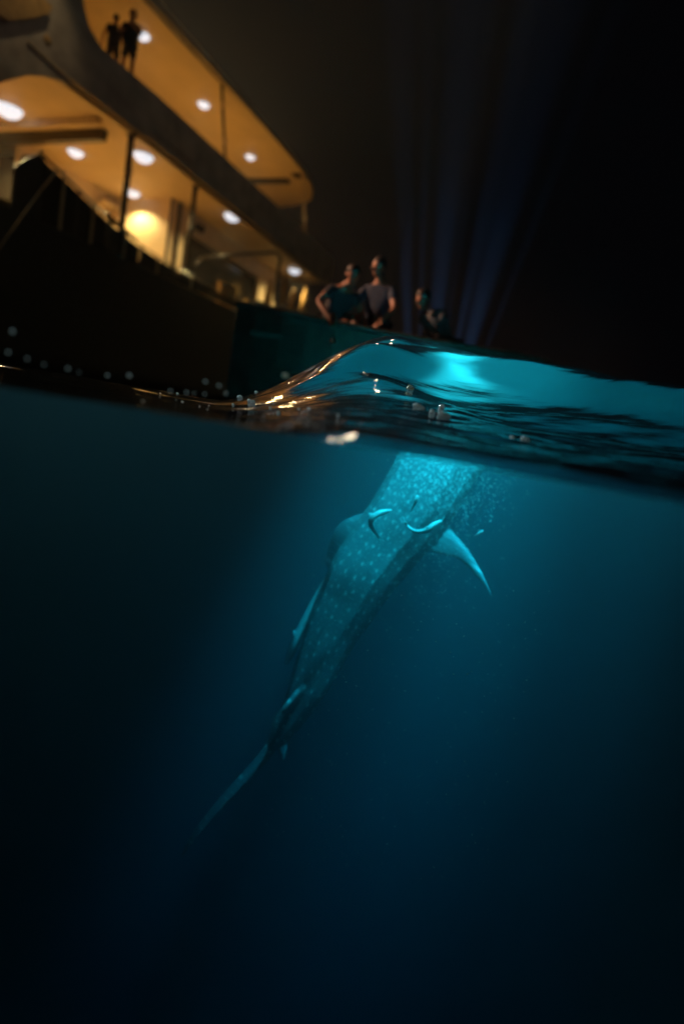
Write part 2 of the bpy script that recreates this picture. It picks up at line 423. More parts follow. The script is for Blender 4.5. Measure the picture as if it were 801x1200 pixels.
# posts
for s, t, h0, h1, mt, r in ((12.98, .08, 3.7, 6.78, 'post', .085), (15.78, .1, 3.7, 6.70, 'post', .08)):
    p = MB().tube([(s, t, h0 + she(s)), (s, t, h1)], r, 14).build('post', MAT[mt], boat, True)
    MB().tube([(s, t, h1 - .12), (s, t, h1)], r * 1.7, 14).build('collar', MAT['post'], p)
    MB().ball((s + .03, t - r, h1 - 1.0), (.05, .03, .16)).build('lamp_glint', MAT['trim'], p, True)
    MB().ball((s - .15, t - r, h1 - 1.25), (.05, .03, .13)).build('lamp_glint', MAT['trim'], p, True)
for (a, b) in (((16.35, .06, 9.9 + she(16)), (17.0, .06, 7.8)), ((22.1, .12, 9.6), (22.72, .0, 7.5))):
    p = MB().tube([a, b], .045, 12).build('post', MAT['post' if a[0] < 20 else 'trim'], boat, True)
    va, vb = Vector(a), Vector(b)
    for q in (.25, .72): MB().ball(va.lerp(vb, q) + Vector((-.02, -.06, 0)), (.07, .04, .12)).build('collar', MAT['trim'], p, True)

# cabin on the main deck
m = MB().box((16.9, 1.95, 3.7), (17.75, 2.1, 6.76)).build('cabin_wall', MAT['wall'], boat)
MB().side([(17.75, 5.95), (17.75, 6.6), (22.9, 6.37), (22.9, 5.7)], 1.95, 2.1).build('cabin_wall', MAT['wall'], boat)
MB().side([(17.8, 3.5), (17.8, 5.93), (22.9, 5.68), (22.9, 3.3)], 2.2, 2.3).build('sliding_door', MAT['dark'], boat)
MB().box((22.9, 2.0, 3.2), (24.4, 2.15, 6.36)).build('cabin_wall', MAT['wall'], boat)
MB().box((13.2, 4.6, 3.7), (17.0, 4.75, 6.77)).build('cabin_wall', MAT['wall'], boat)
MB().box((16.95, 2.1, 3.7), (17.1, 4.6, 6.77)).build('cabin_wall', MAT['wall'], boat)
for s in (13.9, 14.9, 15.9): MB().box((s, 4.54, 3.7), (s + .12, 4.598, 6.3)).build('door_frame', MAT['trim'], boat)
MB().box((16.86, 1.93, 3.7), (16.96, 1.948, 6.7)).build('door_frame', MAT['post'], boat)
MB().box((17.25, 1.85, 3.7), (17.35, 1.948, 6.7)).build('door_frame', MAT['post'], boat)
MB().box((16.2, 4.2, 6.2), (16.9, 4.58, 6.3)).build('shelf', MAT['trim'], boat)
MB().box((18.2, 1.80, 6.08), (18.6, 1.94, 6.3)).build('speaker', MAT['dark'], boat)
# forward lounge: cross beams and dark saloon window
MB().box((12.75, .9, 6.5), (12.95, 8, 6.775)).build('ceiling_beam', MAT['post'], boat)
MB().box((12.2, .5, 6.6), (12.35, 8, 6.775)).build('ceiling_beam', MAT['trim'], boat)
MB().box((13.3, 4.0, 3.7), (13.45, 8, 6.4)).build('saloon_window', MAT['dark'], boat)
MB().box((9.0, 5.6, 3.7), (13.3, 5.75, 6.77)).build('cabin_wall', MAT['wall'], boat)
# stern gear: handrail frame, amber bottles on a rack
MB().tube([(21.0, -.05, 4.4), (21.0, -.05, 6.05), (20.95, .02, 6.18), (20.85, .1, 6.22), (19.4, 1.0, 5.62), (18.3, 1.55, 5.15)], .06, 10).build('handrail', MAT['post'], boat, True)
MB().tube([(18.3, 1.55, 5.15), (17.6, 1.2, 4.7)], .05, 10).build('handrail', MAT['post'], boat, True)
for i, (s, t, h, hh) in enumerate([(21.4, .5, 4.3, 1.0), (22.6, .5, 4.7, 1.1), (23.4, .5, 4.6, .9), (24.2, .4, 4.4, 1.4), (24.7, .4, 3.3, 1.3)]):
    MB().tube([(s, t, h), (s, t, h + hh * .7), (s, t, h + hh * .85), (s, t, h + hh)], [.16, .16, .08, .07], 12).build('air_tank', MAT['cushion'], boat, True)
MB().box((20.5, .3, 3.3), (25.0, 1.6, 4.3)).build('tank_rack', MAT['wood'], boat)
MB().tube([(16.9, -.04, 3.95 - .3), (21.2, -.04, 3.5)], .02).build('rail', MAT['steel'], boat)
# mooring line down the bow side
MB().tube([(10.7, -.06, 4.8), (10.0, -.4, 4.0), (9.2, -.7, 2.9), (8.3, -.9, 1.6)], .022).build('rope', MAT['rope'], boat)

# downlights
def downlight(s, t, h, r, power, spot=150):
    m_ = MB(); vs_, fs_ = [], []
    for i in range(6):
        a_ = PI / 2 * i / 5
        for k in range(24): vs_.append((s + r * math.cos(a_) * math.cos(2 * PI * k / 24), t + r * math.cos(a_) * math.sin(2 * PI * k / 24), h - .004 - r * .75 * math.sin(a_)))
    fs_ = [f for i in range(5) for f in ring_faces(i, i + 1, 24)] + [tuple(range(24))]
    d = m_.add(vs_, fs_).build('downlight', MAT['disc'], boat, True)
    ring = MB(); vs, fs = [], []
    for k in range(24):
        a = 2 * PI * k / 24
        for rr, zz in ((r * 1.01, -.02), (r * 1.22, -.014), (r * 1.22, -.001), (r * 1.0, -.001)):
            vs.append((s + rr * math.cos(a), t + rr * math.sin(a), h + zz))
    for k in range(24):
        for q in range(4): fs.append((k * 4 + q, k * 4 + (q + 1) % 4, ((k + 1) % 24) * 4 + (q + 1) % 4, ((k + 1) % 24) * 4 + q))
    ring.add(vs, fs).build('lamp_ring', MAT['ring'], d)
    if power:
        l = lamp('deck_lamp', 'SPOT', (0, 0, 0), power, (1, .74, .31), .06, (0, 0, -1), spot, .6)
        l.parent = boat; l.location = (s, t, h - r - .05)
WARM = 215
for s, t, r in ((14.21, .79, .28), (13.91, 3.12, .23), (16.47, 3.27, .24), (18.15, .35, .28), (23.55, .73, .25), (11.61, 3.01, .34), (12.0, 4.7, .2)):
    downlight(s, t, 6.78 + she(s), r, WARM)
for s, t, r in ((14.14, 1.24, .2), (17.33, 1.48, .2), (20.63, 1.71, .19)):
    downlight(s, t, 9.98 + she(s), r, WARM * 1.0)
downlight(9.5, 2.5, 6.78, .18, WARM)

lamp('people_fill_lamp', 'SPOT', on_boat_early(4.0, -.4, 6.5), 6500, (1, .50, .30), .15, (.2, 7.9, 1.75), 13, 1.0)  # added unseen spot that warms the people on the wooden boat
lamp('bubble_fill_lamp', 'SPOT', on_boat_early(5.0, -.4, 6.4), 6500, (.62, .92, 1), .12, (.0, 1.9, .05), 11.5, .6)  # added unseen spot that brightens the bubbles on the water
for s_ in (9, 13, 17, 21): lamp('haze_glow_lamp', 'POINT', on_boat_early(s_, 2.2, 10.7 + she(s_)), 190, (1, .74, .36), .1)  # added lamps hidden behind the roof, for the warm glow in the sky
lamp('fascia_fill_lamp', 'POINT', on_boat_early(14.0, -6.5, 13.0), 60, (1, .85, .6), .2)  # added unseen fill lamp that lifts the dark fascia
# ------------------------------------------------------------------ people
def skin_mesh(joints, bones, root, level=2, voxel=.009, extra=None):
    """joints: name -> (pos, radius); one continuous surface grown over the bones"""
    names = list(joints); idx = {n: i for i, n in enumerate(names)}
    me = bpy.data.meshes.new('tmp'); me.from_pydata([joints[n][0] for n in names], [(idx[a], idx[b]) for a, b in bones], [])
    o = bpy.data.objects.new('tmp', me); C.objects.link(o)
    sk = o.modifiers.new('s', 'SKIN')
    for i, n in enumerate(names):
        r = joints[n][1]; me.skin_vertices[0].data[i].radius = r if isinstance(r, tuple) else (r, r)
        me.skin_vertices[0].data[i].use_root = (n == root)
    sb = o.modifiers.new('b', 'SUBSURF'); sb.levels = level; sb.render_levels = level
    dg = bpy.context.evaluated_depsgraph_get()
    out = bpy.data.meshes.new_from_object(o.evaluated_get(dg))
    bpy.data.objects.remove(o)
    bm = bmesh.new(); bm.from_mesh(out)
    if extra:
        t = bpy.data.meshes.new('x'); t.from_pydata(extra.v, [], extra.f); bm.from_mesh(t)
    bm.to_mesh(out); bm.free()
    if voxel:
        o = bpy.data.objects.new('tmp', out); C.objects.link(o)
        rm = o.modifiers.new('r', 'REMESH'); rm.mode = 'VOXEL'; rm.voxel_size = voxel; rm.use_smooth_shade = True
        smo = o.modifiers.new('m', 'SMOOTH'); smo.iterations = 2; smo.factor = .4
        dg = bpy.context.evaluated_depsgraph_get()
        out = bpy.data.meshes.new_from_object(o.evaluated_get(dg)); bpy.data.objects.remove(o)
    if voxel:
        bm = bmesh.new(); bm.from_mesh(out); left = set(bm.verts); best = []
        while left:
            st = [left.pop()]; comp = [st[0]]
            while st:
                v = st.pop()
                for e in v.link_edges:
                    q = e.other_vert(v)
                    if q in left: left.remove(q); st.append(q); comp.append(q)
            if len(comp) > len(best): best = comp
        keep = set(best); bmesh.ops.delete(bm, geom=[v for v in bm.verts if v not in keep], context='VERTS'); bm.to_mesh(out); bm.free()
    out.polygons.foreach_set('use_smooth', [True] * len(out.polygons))
    return out


def person(loc, rotz, label, pose, shirt, pants, group, scale=1.0, bulk=1.17):
    """pose: hip height, torso lean (forward, sideways), hands and knees/feet positions in the person's own frame (x right, y forward, z up)"""
    P_ = {}
    hip = Vector(pose['hip']); chest = Vector(pose['chest']); neck = Vector(pose['neck']); head = Vector(pose['head'])
    look = Vector(pose.get('look', (0, 1, -.2))).normalized()
    side = Vector(pose.get('side', (1, 0, 0))).normalized()
    J = {'hip': (hip, (.135, .11)), 'waist': (hip.lerp(chest, .5), (.125, .10)), 'chest': (chest, (.155, .115)), 'neck': (neck, .055), 'head0': (neck.lerp(head, .55), .058)}
    B_ = [('hip', 'waist'), ('waist', 'chest'), ('chest', 'neck'), ('neck', 'head0')]
    for q, sgn in (('l', -1), ('r', 1)):
        sh = chest + side * sgn * .17 + (neck - chest) * .45
        el, ha = Vector(pose['elbow_' + q]), Vector(pose['hand_' + q])
        J['sh' + q] = (sh, .058); J['el' + q] = (el, .043); J['wr' + q] = (ha, .028)
        B_ += [('chest', 'sh' + q), ('sh' + q, 'el' + q), ('el' + q, 'wr' + q)]
        dirv = (ha - el).normalized(); palm = ha + dirv * .07
        J['pa' + q] = (palm, (.036, .017)); B_.append(('wr' + q, 'pa' + q))
        hp = hip + side * sgn * .09 + Vector((0, 0, -.03)); kn, ft = Vector(pose['knee_' + q]), Vector(pose['foot_' + q])
        J['hp' + q] = (hp, .085); J['kn' + q] = (kn, .058); J['ca' + q] = (kn.lerp(ft, .35), .055); J['an' + q] = (ft, .038)
        toe = ft + Vector((0, .16, -.05)); J['to' + q] = (toe, .032)
        B_ += [('hip', 'hp' + q), ('hp' + q, 'kn' + q), ('kn' + q, 'ca' + q), ('ca' + q, 'an' + q), ('an' + q, 'to' + q)]
    ex = MB()
    # head: skull, jaw, nose, ears
    rt_ = look.cross(Vector((0, 0, 1))).normalized(); upv = rt_.cross(look).normalized()
    def hp_(x, y, z): return head + rt_ * x + look * y + upv * z
    ex.ball(hp_(0, 0, .02), (.078, .088, .098), 16, 12); ex.ball(hp_(0, .03, -.055), (.056, .058, .062), 12, 8)
    ex.ball(hp_(0, .098, -.012), (.014, .022, .024), 8, 6)
    for sgn in (-1, 1): ex.ball(hp_(.08 * sgn, -.005, -.005), (.014, .02, .032), 8, 6)
    ex.ball(hp_(0, .082, -.058), (.024, .012, .009), 8, 6)
    # fingers and thumbs
    for q, sgn in (('l', -1), ('r', 1)):
        palm = J['pa' + q][0]; dirv = (palm - J['wr' + q][0]).normalized(); acr = dirv.cross(Vector((0, .4, 1))).normalized(); cur = acr.cross(dirv)
        for k in range(4):
            b0 = palm + dirv * .03 + acr * (.019 * (k - 1.5)); ln = (.062, .074, .07, .054)[k]
            ex.tube([b0 - dirv * .02, b0 + dirv * ln * .5 - cur * .006, b0 + dirv * ln * .85 - cur * .022, b0 + dirv * ln - cur * .04], [.011, .010, .009, .008], 7)
        ex.tube([palm - dirv * .03 - acr * .02, palm - acr * .048, palm + dirv * .035 - acr * .06], [.013, .011, .009], 7)
    body = skin_mesh(J, B_, 'hip', 2, .009, ex); body.materials.append(MAT['skin'])
    o = bpy.data.objects.new('person', body); C.objects.link(o)
    # hair cap
    h = MB().ball(hp_(0, -.018, .045), (.086, .094, .088), 16, 10)
    if pose.get('long_hair'): h.ball(hp_(0, -.07, -.06), (.075, .045, .12), 12, 8)
    h.build('hair', MAT['hair'], o, True)
    # shirt with short sleeves and shorts: shells a little outside the body
    SJ = {k: (J[k][0], tuple(c * bulk for c in J[k][1])) for k in ('hip', 'waist', 'chest')}
    SJ['nk'] = (chest.lerp(neck, .7), .07); SB = [('hip', 'waist'), ('waist', 'chest'), ('chest', 'nk')]
    for q in 'lr':
        SJ['sh' + q] = (J['sh' + q][0], .063 * bulk); SJ['sl' + q] = (J['sh' + q][0].lerp(J['el' + q][0], .6), .064)
        SB += [('chest', 'sh' + q), ('sh' + q, 'sl' + q)]
    sm_ = skin_mesh(SJ, SB, 'hip', 2, None); sm_.materials.append(shirt)
    so = bpy.data.objects.new('shirt', sm_); C.objects.link(so); so.parent = o
    PJ = {'hip': (hip, (.155, .13))}; PB = []
    for q in 'lr':
        PJ['hp' + q] = (J['hp' + q][0], .105); PJ['th' + q] = (J['hp' + q][0].lerp(J['kn' + q][0], .8), .082)
        PB += [('hip', 'hp' + q), ('hp' + q, 'th' + q)]
    pm = skin_mesh(PJ, PB, 'hip', 2, None); pm.materials.append(pants)
    po = bpy.data.objects.new('shorts', pm); C.objects.link(po); po.parent = o
    o.location = loc; o.rotation_euler = (0, 0, rotz); o.scale = (scale,) * 3
    tag(o, label, 'person', group)
    return o


STAND = dict(hip=(0, 0, .93), chest=(0, .01, 1.27), neck=(0, .0, 1.48), head=(0, .02, 1.64), elbow_l=(-.28, .02, 1.14), hand_l=(-.30, .12, .92),
             elbow_r=(.27, .0, 1.14), hand_r=(.28, .1, .9), knee_l=(-.11, .03, .5), foot_l=(-.12, 0, .08), knee_r=(.12, .03, .5), foot_r=(.14, 0, .08))
def on_boat(s, t, h): return boat.matrix_world @ Vector((s, t, h))
boat.matrix_world = Matrix.Translation(N * BD) @ Matrix.Rotation(PI / 2 - AZ, 4, 'Z')
hug_a = dict(STAND, elbow_l=(-.30, .16, 1.18), hand_l=(-.16, .34, 1.2), elbow_r=(.28, .14, 1.16), hand_r=(.12, .34, 1.1), long_hair=True, look=(-.3, 1, -.15))
hug_b = dict(STAND, elbow_r=(.30, .16, 1.2), hand_r=(.2, .36, 1.26), look=(.2, 1, .1), head=(.0, .04, 1.64))
person(on_boat(12.72, .2, 7.8), PI / 2 - AZ + PI / 2 + .5, 'dark standing person nearer the round ceiling lamp on the upper deck edge', hug_a, MAT['cloth_dark'], MAT['cloth_dark'], 'people on the boat', 1.0, 1.6)
person(on_boat(12.52, .55, 7.8), PI / 2 - AZ - .7, 'dark person half hidden behind the standing person on the upper deck', hug_b, MAT['cloth_dark'], MAT['cloth_dark'], 'people on the boat', .9, 1.6)

# ------------------------------------------------------------------ small dark wooden boat under the stern, with people sitting on its edge
dx, dy = .25, 8.0
dinghy = empty('wooden_boat', (dx, dy, 0), (0, 0, math.radians(-2)))
tag(dinghy, 'small dark wooden boat low on the water with three people leaning on its side', 'boat')
secs = []
for i in range(13):
    u = -1 + 2 * i / 12; x = u * 2.0
    hw = .8 * (1 - abs(u) ** 3 * .8); gz = 1.18 + .12 * u * u + .05 * -u
    secs.append([(x, -hw, gz), (x, -hw * .92, .6), (x, -hw * .6, .05), (x, 0, -.25), (x, hw * .6, .05), (x, hw * .92, .6), (x, hw, gz)])
vs = [p for s_ in secs for p in s_]; n = 7
fs = [(i * n + k, i * n + k + 1, (i + 1) * n + k + 1, (i + 1) * n + k) for i in range(12) for k in range(n - 1)]
fs += [tuple(range(n)), tuple(12 * n + k for k in range(n))]
MB().add(vs, fs).build('hull', MAT['wood'], dinghy)
for sgn in (0, 6): MB().tube([s_[sgn] for s_ in secs], .04, 8).build('gunwale', MAT['wood'], dinghy)
MB().box((-1.7, -.6, .95), (1.7, .6, 1.0)).build('deck', MAT['wood'], dinghy)
for x in (-1.1, 0, 1.1): MB().box((x - .14, -.7, 1.14), (x + .14, .7, 1.18)).build('bench', MAT['wood'], dinghy)
MB().tube([(-1.6, .4, 1.0), (-1.6, .4, 1.4)], .05).build('bollard', MAT['wood'], dinghy)

SIT = dict(hip=(0, 0, .12), chest=(0, .13, .43), neck=(0, .2, .60), head=(0, .29, .73), look=(0, 1, -.6),
           elbow_l=(-.30, .22, .30), hand_l=(-.24, .42, .12), elbow_r=(.30, .22, .30), hand_r=(.24, .42, .12),
           knee_l=(-.16, .42, .14), foot_l=(-.16, .40, -.12), knee_r=(.16, .42, .14), foot_r=(.16, .40, -.12))
for x, y, z, rz, lab, pose, sh, pa in (
    (dx - .80, dy - .2, 1.16, PI + .5, 'person in a dark shirt bent forward beside the lit stern, leftmost on the wooden boat', dict(SIT, chest=(0, .2, .40), neck=(0, .32, .54), head=(0, .43, .65), hand_l=(-.26, .5, .10), hand_r=(.26, .5, .10)), MAT['cloth_dark'], MAT['cloth_dark']),
    (dx - .22, dy - .1, 1.24, PI - .4, 'upright person with reddish bare arms in the middle of the wooden boat', dict(SIT, chest=(0, .06, .46), neck=(0, .10, .64), head=(.03, .15, .80), look=(.7, 1, -.3)), MAT['cloth_blue'], MAT['cloth_dark']),
    (dx + .68, dy - .2, 1.14, PI - 1.0, 'person leaning low over the right end of the wooden boat', dict(SIT, chest=(0, .22, .36), neck=(0, .36, .47), head=(0, .46, .56), hand_l=(-.28, .55, .06)), MAT['cloth_grey'], MAT['cloth_dark'])):
    person((x, y, z), rz, lab, pose, sh, pa, 'people on the wooden boat')

# narrow blue spots added just above the water to draw streaks in the haze
lx, ly = 1.15, 9.4
for i, (ax, sp, e) in enumerate(((-.85, 3.0, 520), (-.62, 1.6, 700), (-.30, 4.2, 560), (-.12, 1.4, 420), (.10, 2.4, 640), (.32, 5.0, 380), (.8, 1.8, 260))):
    lamp('blue_beam', 'SPOT', (lx - .35 + i * .12, ly, .3), e * 9, (.14, .42, 1), .02, (lx - .35 + i * .12 + ax, ly + .3, 4.5), sp * 2.2, 1.0)

# ------------------------------------------------------------------ whale shark
SPINE = [((.705, 4.37, .05), .24, .12), ((.690, 4.374, .02), .30, .17), ((.628, 4.381, -.128), .30, .20), ((.509, 4.42, -.491), .29, .235), ((.361, 4.478, -.804), .275, .24),
         ((.237, 4.52, -1.08), .262, .24), ((.17, 4.577, -1.319), .238, .225), ((.09, 4.641, -1.578), .215, .21), ((.03, 4.703, -1.858), .19, .19),
         ((-.035, 4.762, -2.158), .16, .16), ((-.105, 4.828, -2.409), .125, .13), ((-.187, 4.896, -2.638), .10, .105), ((-.243, 4.952, -2.817), .062, .075)]

def widen(q, f=1.35):
    a, b = np.array(q[0]), np.array(q[1]); c = (a + b) / 2
    return (c + (a - c) * f, c + (b - c) * f)
def gw(z): return 1 - .075 * max(0, -z)
def warp(p):
    g = gw(p[2]); return (p[0] * g, p[1] * g, .03 + (p[2] - .03) * g)

def catmull(P0, P1, P2, P3, t):
    return .5 * ((2 * P1) + (P2 - P0) * t + (2 * P0 - 5 * P1 + 4 * P2 - P3) * t * t + (3 * P1 - P0 - 3 * P2 + P3) * t ** 3)

arr = np.array([(*warp(p), a * gw(p[2]), b * gw(p[2])) for p, a, b in SPINE])
samp = []
for i in range(len(arr) - 1):
    p0, p1, p2, p3 = arr[max(i - 1, 0)], arr[i], arr[i + 1], arr[min(i + 2, len(arr) - 1)]
    for t in np.linspace(0, 1, 8, endpoint=False): samp.append(catmull(p0, p1, p2, p3, t))
samp.append(arr[-1]); samp = np.array(samp)
pos = samp[:, :3]
tan = np.gradient(pos, axis=0); tan /= np.linalg.norm(tan, axis=1)[:, None]
view = -pos / np.linalg.norm(pos, axis=1)[:, None]               # towards the photographer
fr_r = np.cross(tan, view); fr_r /= np.linalg.norm(fr_r, axis=1)[:, None]
fr_v = np.cross(fr_r, tan)
if fr_r[10][0] < 0: fr_r = -fr_r
TW = math.radians(18)
dors = fr_v * math.cos(TW) - fr_r * math.sin(TW)                 # back turned a little to the left
rgt = fr_r * math.cos(TW) + fr_v * math.sin(TW)
arc = np.concatenate([[0], np.cumsum(np.linalg.norm(np.diff(pos, axis=0), axis=1))])

m = MB(); NS = 40
vs = []
for i in range(len(pos)):
    for k in range(NS):
        a = 2 * PI * k / NS
        c, s_ = math.cos(a), math.sin(a)
        ex_ = 1.0
        ridge = 1 + .05 * math.exp(-((abs(a if a < PI else a - 2 * PI) - .62) / .07) ** 2) + .04 * math.exp(-((abs(a if a < PI else a - 2 * PI) - 1.05) / .07) ** 2) + .06 * math.exp(-((a if a < PI else a - 2 * PI) / .08) ** 2)
        hw, hh = samp[i, 3], samp[i, 4]
        vs.append(pos[i] + (dors[i] * c * hh + rgt[i] * s_ * hw * (abs(s_) ** -.08 if abs(s_) > .01 else 1)) * ridge)
vs.append(pos[0] - tan[0] * .02); vs.append(pos[-1])
fs = [f for i in range(len(pos) - 1) for f in ring_faces(i, i + 1, NS)]
fs += [(len(vs) - 2, (k + 1) % NS, k) for k in range(NS)] + [(len(vs) - 1, (len(pos) - 1) * NS + k, (len(pos) - 1) * NS + (k + 1) % NS) for k in range(NS)]
m.add(vs, fs)

def blade(m, secs, th0, th1, nrm=None):
    """fin lofted through (leading, trailing) edge pairs with a lens section"""
    K = 8; vs = []; nsec = len(secs)
    for i, (a, b) in enumerate(secs):
        a, b = Vector(a), Vector(b); nx = Vector(secs[min(i + 1, nsec - 1)][0]) - Vector(secs[max(i - 1, 0)][0])
        nr = (b - a).cross(nx).normalized(); th = th0 + (th1 - th0) * i / (nsec - 1)
        for k in range(K):
            u = k / (K - 1); vs.append(a.lerp(b, u) + nr * th * math.sin(PI * (u ** .6)) * 1)
        for k in range(K - 2, 0, -1):
            u = k / (K - 1); vs.append(a.lerp(b, u) - nr * th * math.sin(PI * (u ** .6)))
    n = 2 * K - 2
    fs = [f for i in range(nsec - 1) for f in ring_faces(i, i + 1, n)] + [tuple(range(n)), tuple((nsec - 1) * n + k for k in range(n))]
    m.add(vs, fs)

def dense(secs, n=4, wp=warp):
    out = []; P = [np.array(list(wp(a)) + list(wp(b))) for a, b in secs]
    for i in range(len(P) - 1):
        for t in np.linspace(0, 1, n, endpoint=False):
            q = catmull(P[max(i - 1, 0)], P[i], P[i + 1], P[min(i + 2, len(P) - 1)], t); out.append((q[:3], q[3:]))
    out.append((P[-1][:3], P[-1][3:])); return out

blade(m, dense([[[0.55, 4.40, -0.45], [0.45, 4.45, -0.82]], [[0.66, 4.38, -0.49], [0.58, 4.42, -0.80]], [[0.826, 4.357, -0.583], [0.747, 4.35, -0.777]], [[0.951, 4.302, -0.687], [0.9, 4.298, -0.785]], [[1.043, 4.247, -0.793], [1.009, 4.238, -0.855]], [[1.114, 4.192, -0.895], [1.094, 4.188, -0.923]], [[1.167, 4.148, -0.994], [1.158, 4.148, -0.999]]]), .04, .010)
blade(m, dense([[[0.40, 4.47, -0.48], [0.38, 4.50, -0.86]], [[0.281, 4.516, -0.53], [0.288, 4.565, -0.903]], [[0.098, 4.575, -0.617], [0.134, 4.608, -0.952]], [[-0.014, 4.66, -0.724], [0.051, 4.677, -1.038]], [[-0.059, 4.739, -0.886], [0.003, 4.749, -1.099]], [[-0.067, 4.813, -1.075], [-0.042, 4.804, -1.142]]]), .04, .010)
blade(m, dense([widen(q_) for q_ in [[[-0.10, 4.80, -2.30], [-0.22, 4.83, -2.42]], [[-0.16, 4.821, -2.458], [-0.273, 4.852, -2.525]], [[-0.183, 4.893, -2.659], [-0.289, 4.905, -2.717]], [[-0.235, 4.946, -2.861], [-0.341, 4.962, -2.889]], [[-0.348, 5.013, -3.104], [-0.445, 5.032, -3.108]], [[-0.506, 5.073, -3.393], [-0.599, 5.094, -3.389]], [[-0.696, 5.127, -3.726], [-0.769, 5.149, -3.711]], [[-0.862, 5.182, -4.056], [-0.916, 5.185, -4.033]], [[-0.967, 5.247, -4.31], [-0.987, 5.248, -4.304]]]]), .045, .010)
blade(m, dense([[[-0.149, 4.839, -2.544], [-0.257, 4.933, -2.808]], [[-0.129, 4.884, -2.70], [-0.217, 4.924, -2.86]], [[-0.125, 4.891, -2.81], [-0.175, 4.911, -2.90]], [[-0.135, 4.896, -2.94], [-0.142, 4.896, -2.955]]]), .025, .008)

def frame_at(s):
    i = int(np.argmin(abs(arc - s))); return Vector(pos[i]), Vector(tan[i]), Vector(dors[i]), Vector(rgt[i]), samp[i]

def dorsal(m, s, ln, ht, sweep, off=0.0):
    p, t, d, r, q = frame_at(s); p2, t2, d2, r2, q2 = frame_at(s + ln)
    b0 = p + d * q[4] * .8; b1 = p2 + d2 * q2[4] * .8; secs = []
    for k, (hh, ch) in enumerate(((-.05, 1), (.0, .95), (.3, .78), (.6, .55), (.85, .33), (1.0, .1))):
        a = b0.lerp(b1, 0) + d * ht * hh + t * sweep * max(0, hh); secs.append((a, a + (b1 - b0) * ch))
    blade(m, dense(secs, 2, lambda p: p), .035, .009)
L_D = 1.95
dorsal(m, L_D, .30, .20, .22)
tmp = bpy.data.meshes.new('tmp'); tmp.from_pydata([tuple(v) for v in m.v], [], m.f)
bm = bmesh.new(); bm.from_mesh(tmp); bmesh.ops.recalc_face_normals(bm, faces=bm.faces); bm.to_mesh(tmp); bm.free()
o = bpy.data.objects.new('tmp', tmp); C.objects.link(o)
rm = o.modifiers.new('r', 'REMESH'); rm.mode = 'VOXEL'; rm.voxel_size = .011
so_ = o.modifiers.new('m', 'SMOOTH'); so_.iterations = 3; so_.factor = .5
dg = bpy.context.evaluated_depsgraph_get()
sme = bpy.data.meshes.new_from_object(o.evaluated_get(dg)); bpy.data.objects.remove(o)
co = np.empty(len(sme.vertices) * 3); sme.vertices.foreach_get('co', co); co = co.reshape(-1, 3)
u_ = np.empty(len(co)); ang = np.empty(len(co))
for c0_ in range(0, len(co), 8000):
    q = co[c0_:c0_ + 8000]; d2 = ((q[:, None, :] - pos[None]) ** 2).sum(-1); ii = d2.argmin(1); rel = q - pos[ii]
    u_[c0_:c0_ + 8000] = arc[ii] + (rel * tan[ii]).sum(1)
    ang[c0_:c0_ + 8000] = np.arctan2((rel * rgt[ii]).sum(1), (rel * dors[ii]).sum(1)) * samp[ii, 3] / .25
at = sme.attributes.new('skin_uv', 'FLOAT_VECTOR', 'POINT')
dat = np.stack([u_, ang * .25, np.zeros_like(u_)], 1).astype(np.float32); at.data.foreach_set('vector', dat.ravel())
sme.polygons.foreach_set('use_smooth', [True] * len(sme.polygons))
skm = bpy.data.materials.new('whale_shark_skin'); skm.use_nodes = True; nt = skm.node_tree; b = nt.nodes['Principled BSDF']
b.inputs['Roughness'].default_value = .55
an = nt.nodes.new('ShaderNodeAttribute'); an.attribute_name = 'skin_uv'
def mathn(op, a, b_=None, clamp=False):
    n = nt.nodes.new('ShaderNodeMath'); n.operation = op; n.use_clamp = clamp
    for i, v in enumerate((a, b_)):
        if v is None: continue
        if isinstance(v, (int, float)): n.inputs[i].default_value = v
        else: nt.links.new(v, n.inputs[i])
    return n.outputs[0]
def spots(scale, rnd, rad, soft):
    mp = nt.nodes.new('ShaderNodeMapping'); mp.inputs['Scale'].default_value = scale
    nt.links.new(an.outputs['Vector'], mp.inputs[0])
    vo = nt.nodes.new('ShaderNodeTexVoronoi'); vo.voronoi_dimensions = '2D'; vo.inputs['Scale'].default_value = 1; vo.inputs['Randomness'].default_value = rnd
    nt.links.new(mp.outputs[0], vo.inputs['Vector'])
    mr = nt.nodes.new('ShaderNodeMapRange'); mr.inputs['From Min'].default_value = rad; mr.inputs['From Max'].default_value = rad - soft
    nt.links.new(vo.outputs['Distance'], mr.inputs['Value']); return mr.outputs[0]
sx = nt.nodes.new('ShaderNodeSeparateXYZ'); nt.links.new(an.outputs['Vector'], sx.inputs[0])
big = spots((9.5, 15.0, 1), .5, .17, .09); mid_ = spots((21, 27, 1), .85, .16, .10); big = mathn('MAXIMUM', big, mathn('MULTIPLY', mid_, .6)); small = spots((24, 24, 1), .9, .26, .16)
headf = nt.nodes.new('ShaderNodeMapRange'); headf.inputs['From Min'].default_value = .75; headf.inputs['From Max'].default_value = .35
nt.links.new(sx.outputs[0], headf.inputs['Value'])
sp1 = mathn('MULTIPLY', small, headf.outputs[0]); sp = mathn('MAXIMUM', big, sp1)
fr_ = mathn('FRACT', mathn('MULTIPLY', sx.outputs[0], 9.5)); bar = mathn('SUBTRACT', 1, mathn('MULTIPLY', mathn('ABSOLUTE', mathn('SUBTRACT', fr_, .5)), 16), True)
nz = nt.nodes.new('ShaderNodeTexNoise'); nz.inputs['Scale'].default_value = 9; nt.links.new(an.outputs['Vector'], nz.inputs['Vector'])
bar = mathn('MULTIPLY', bar, mathn('MULTIPLY', mathn('SUBTRACT', nz.outputs['Fac'], .45), 2.0, True))
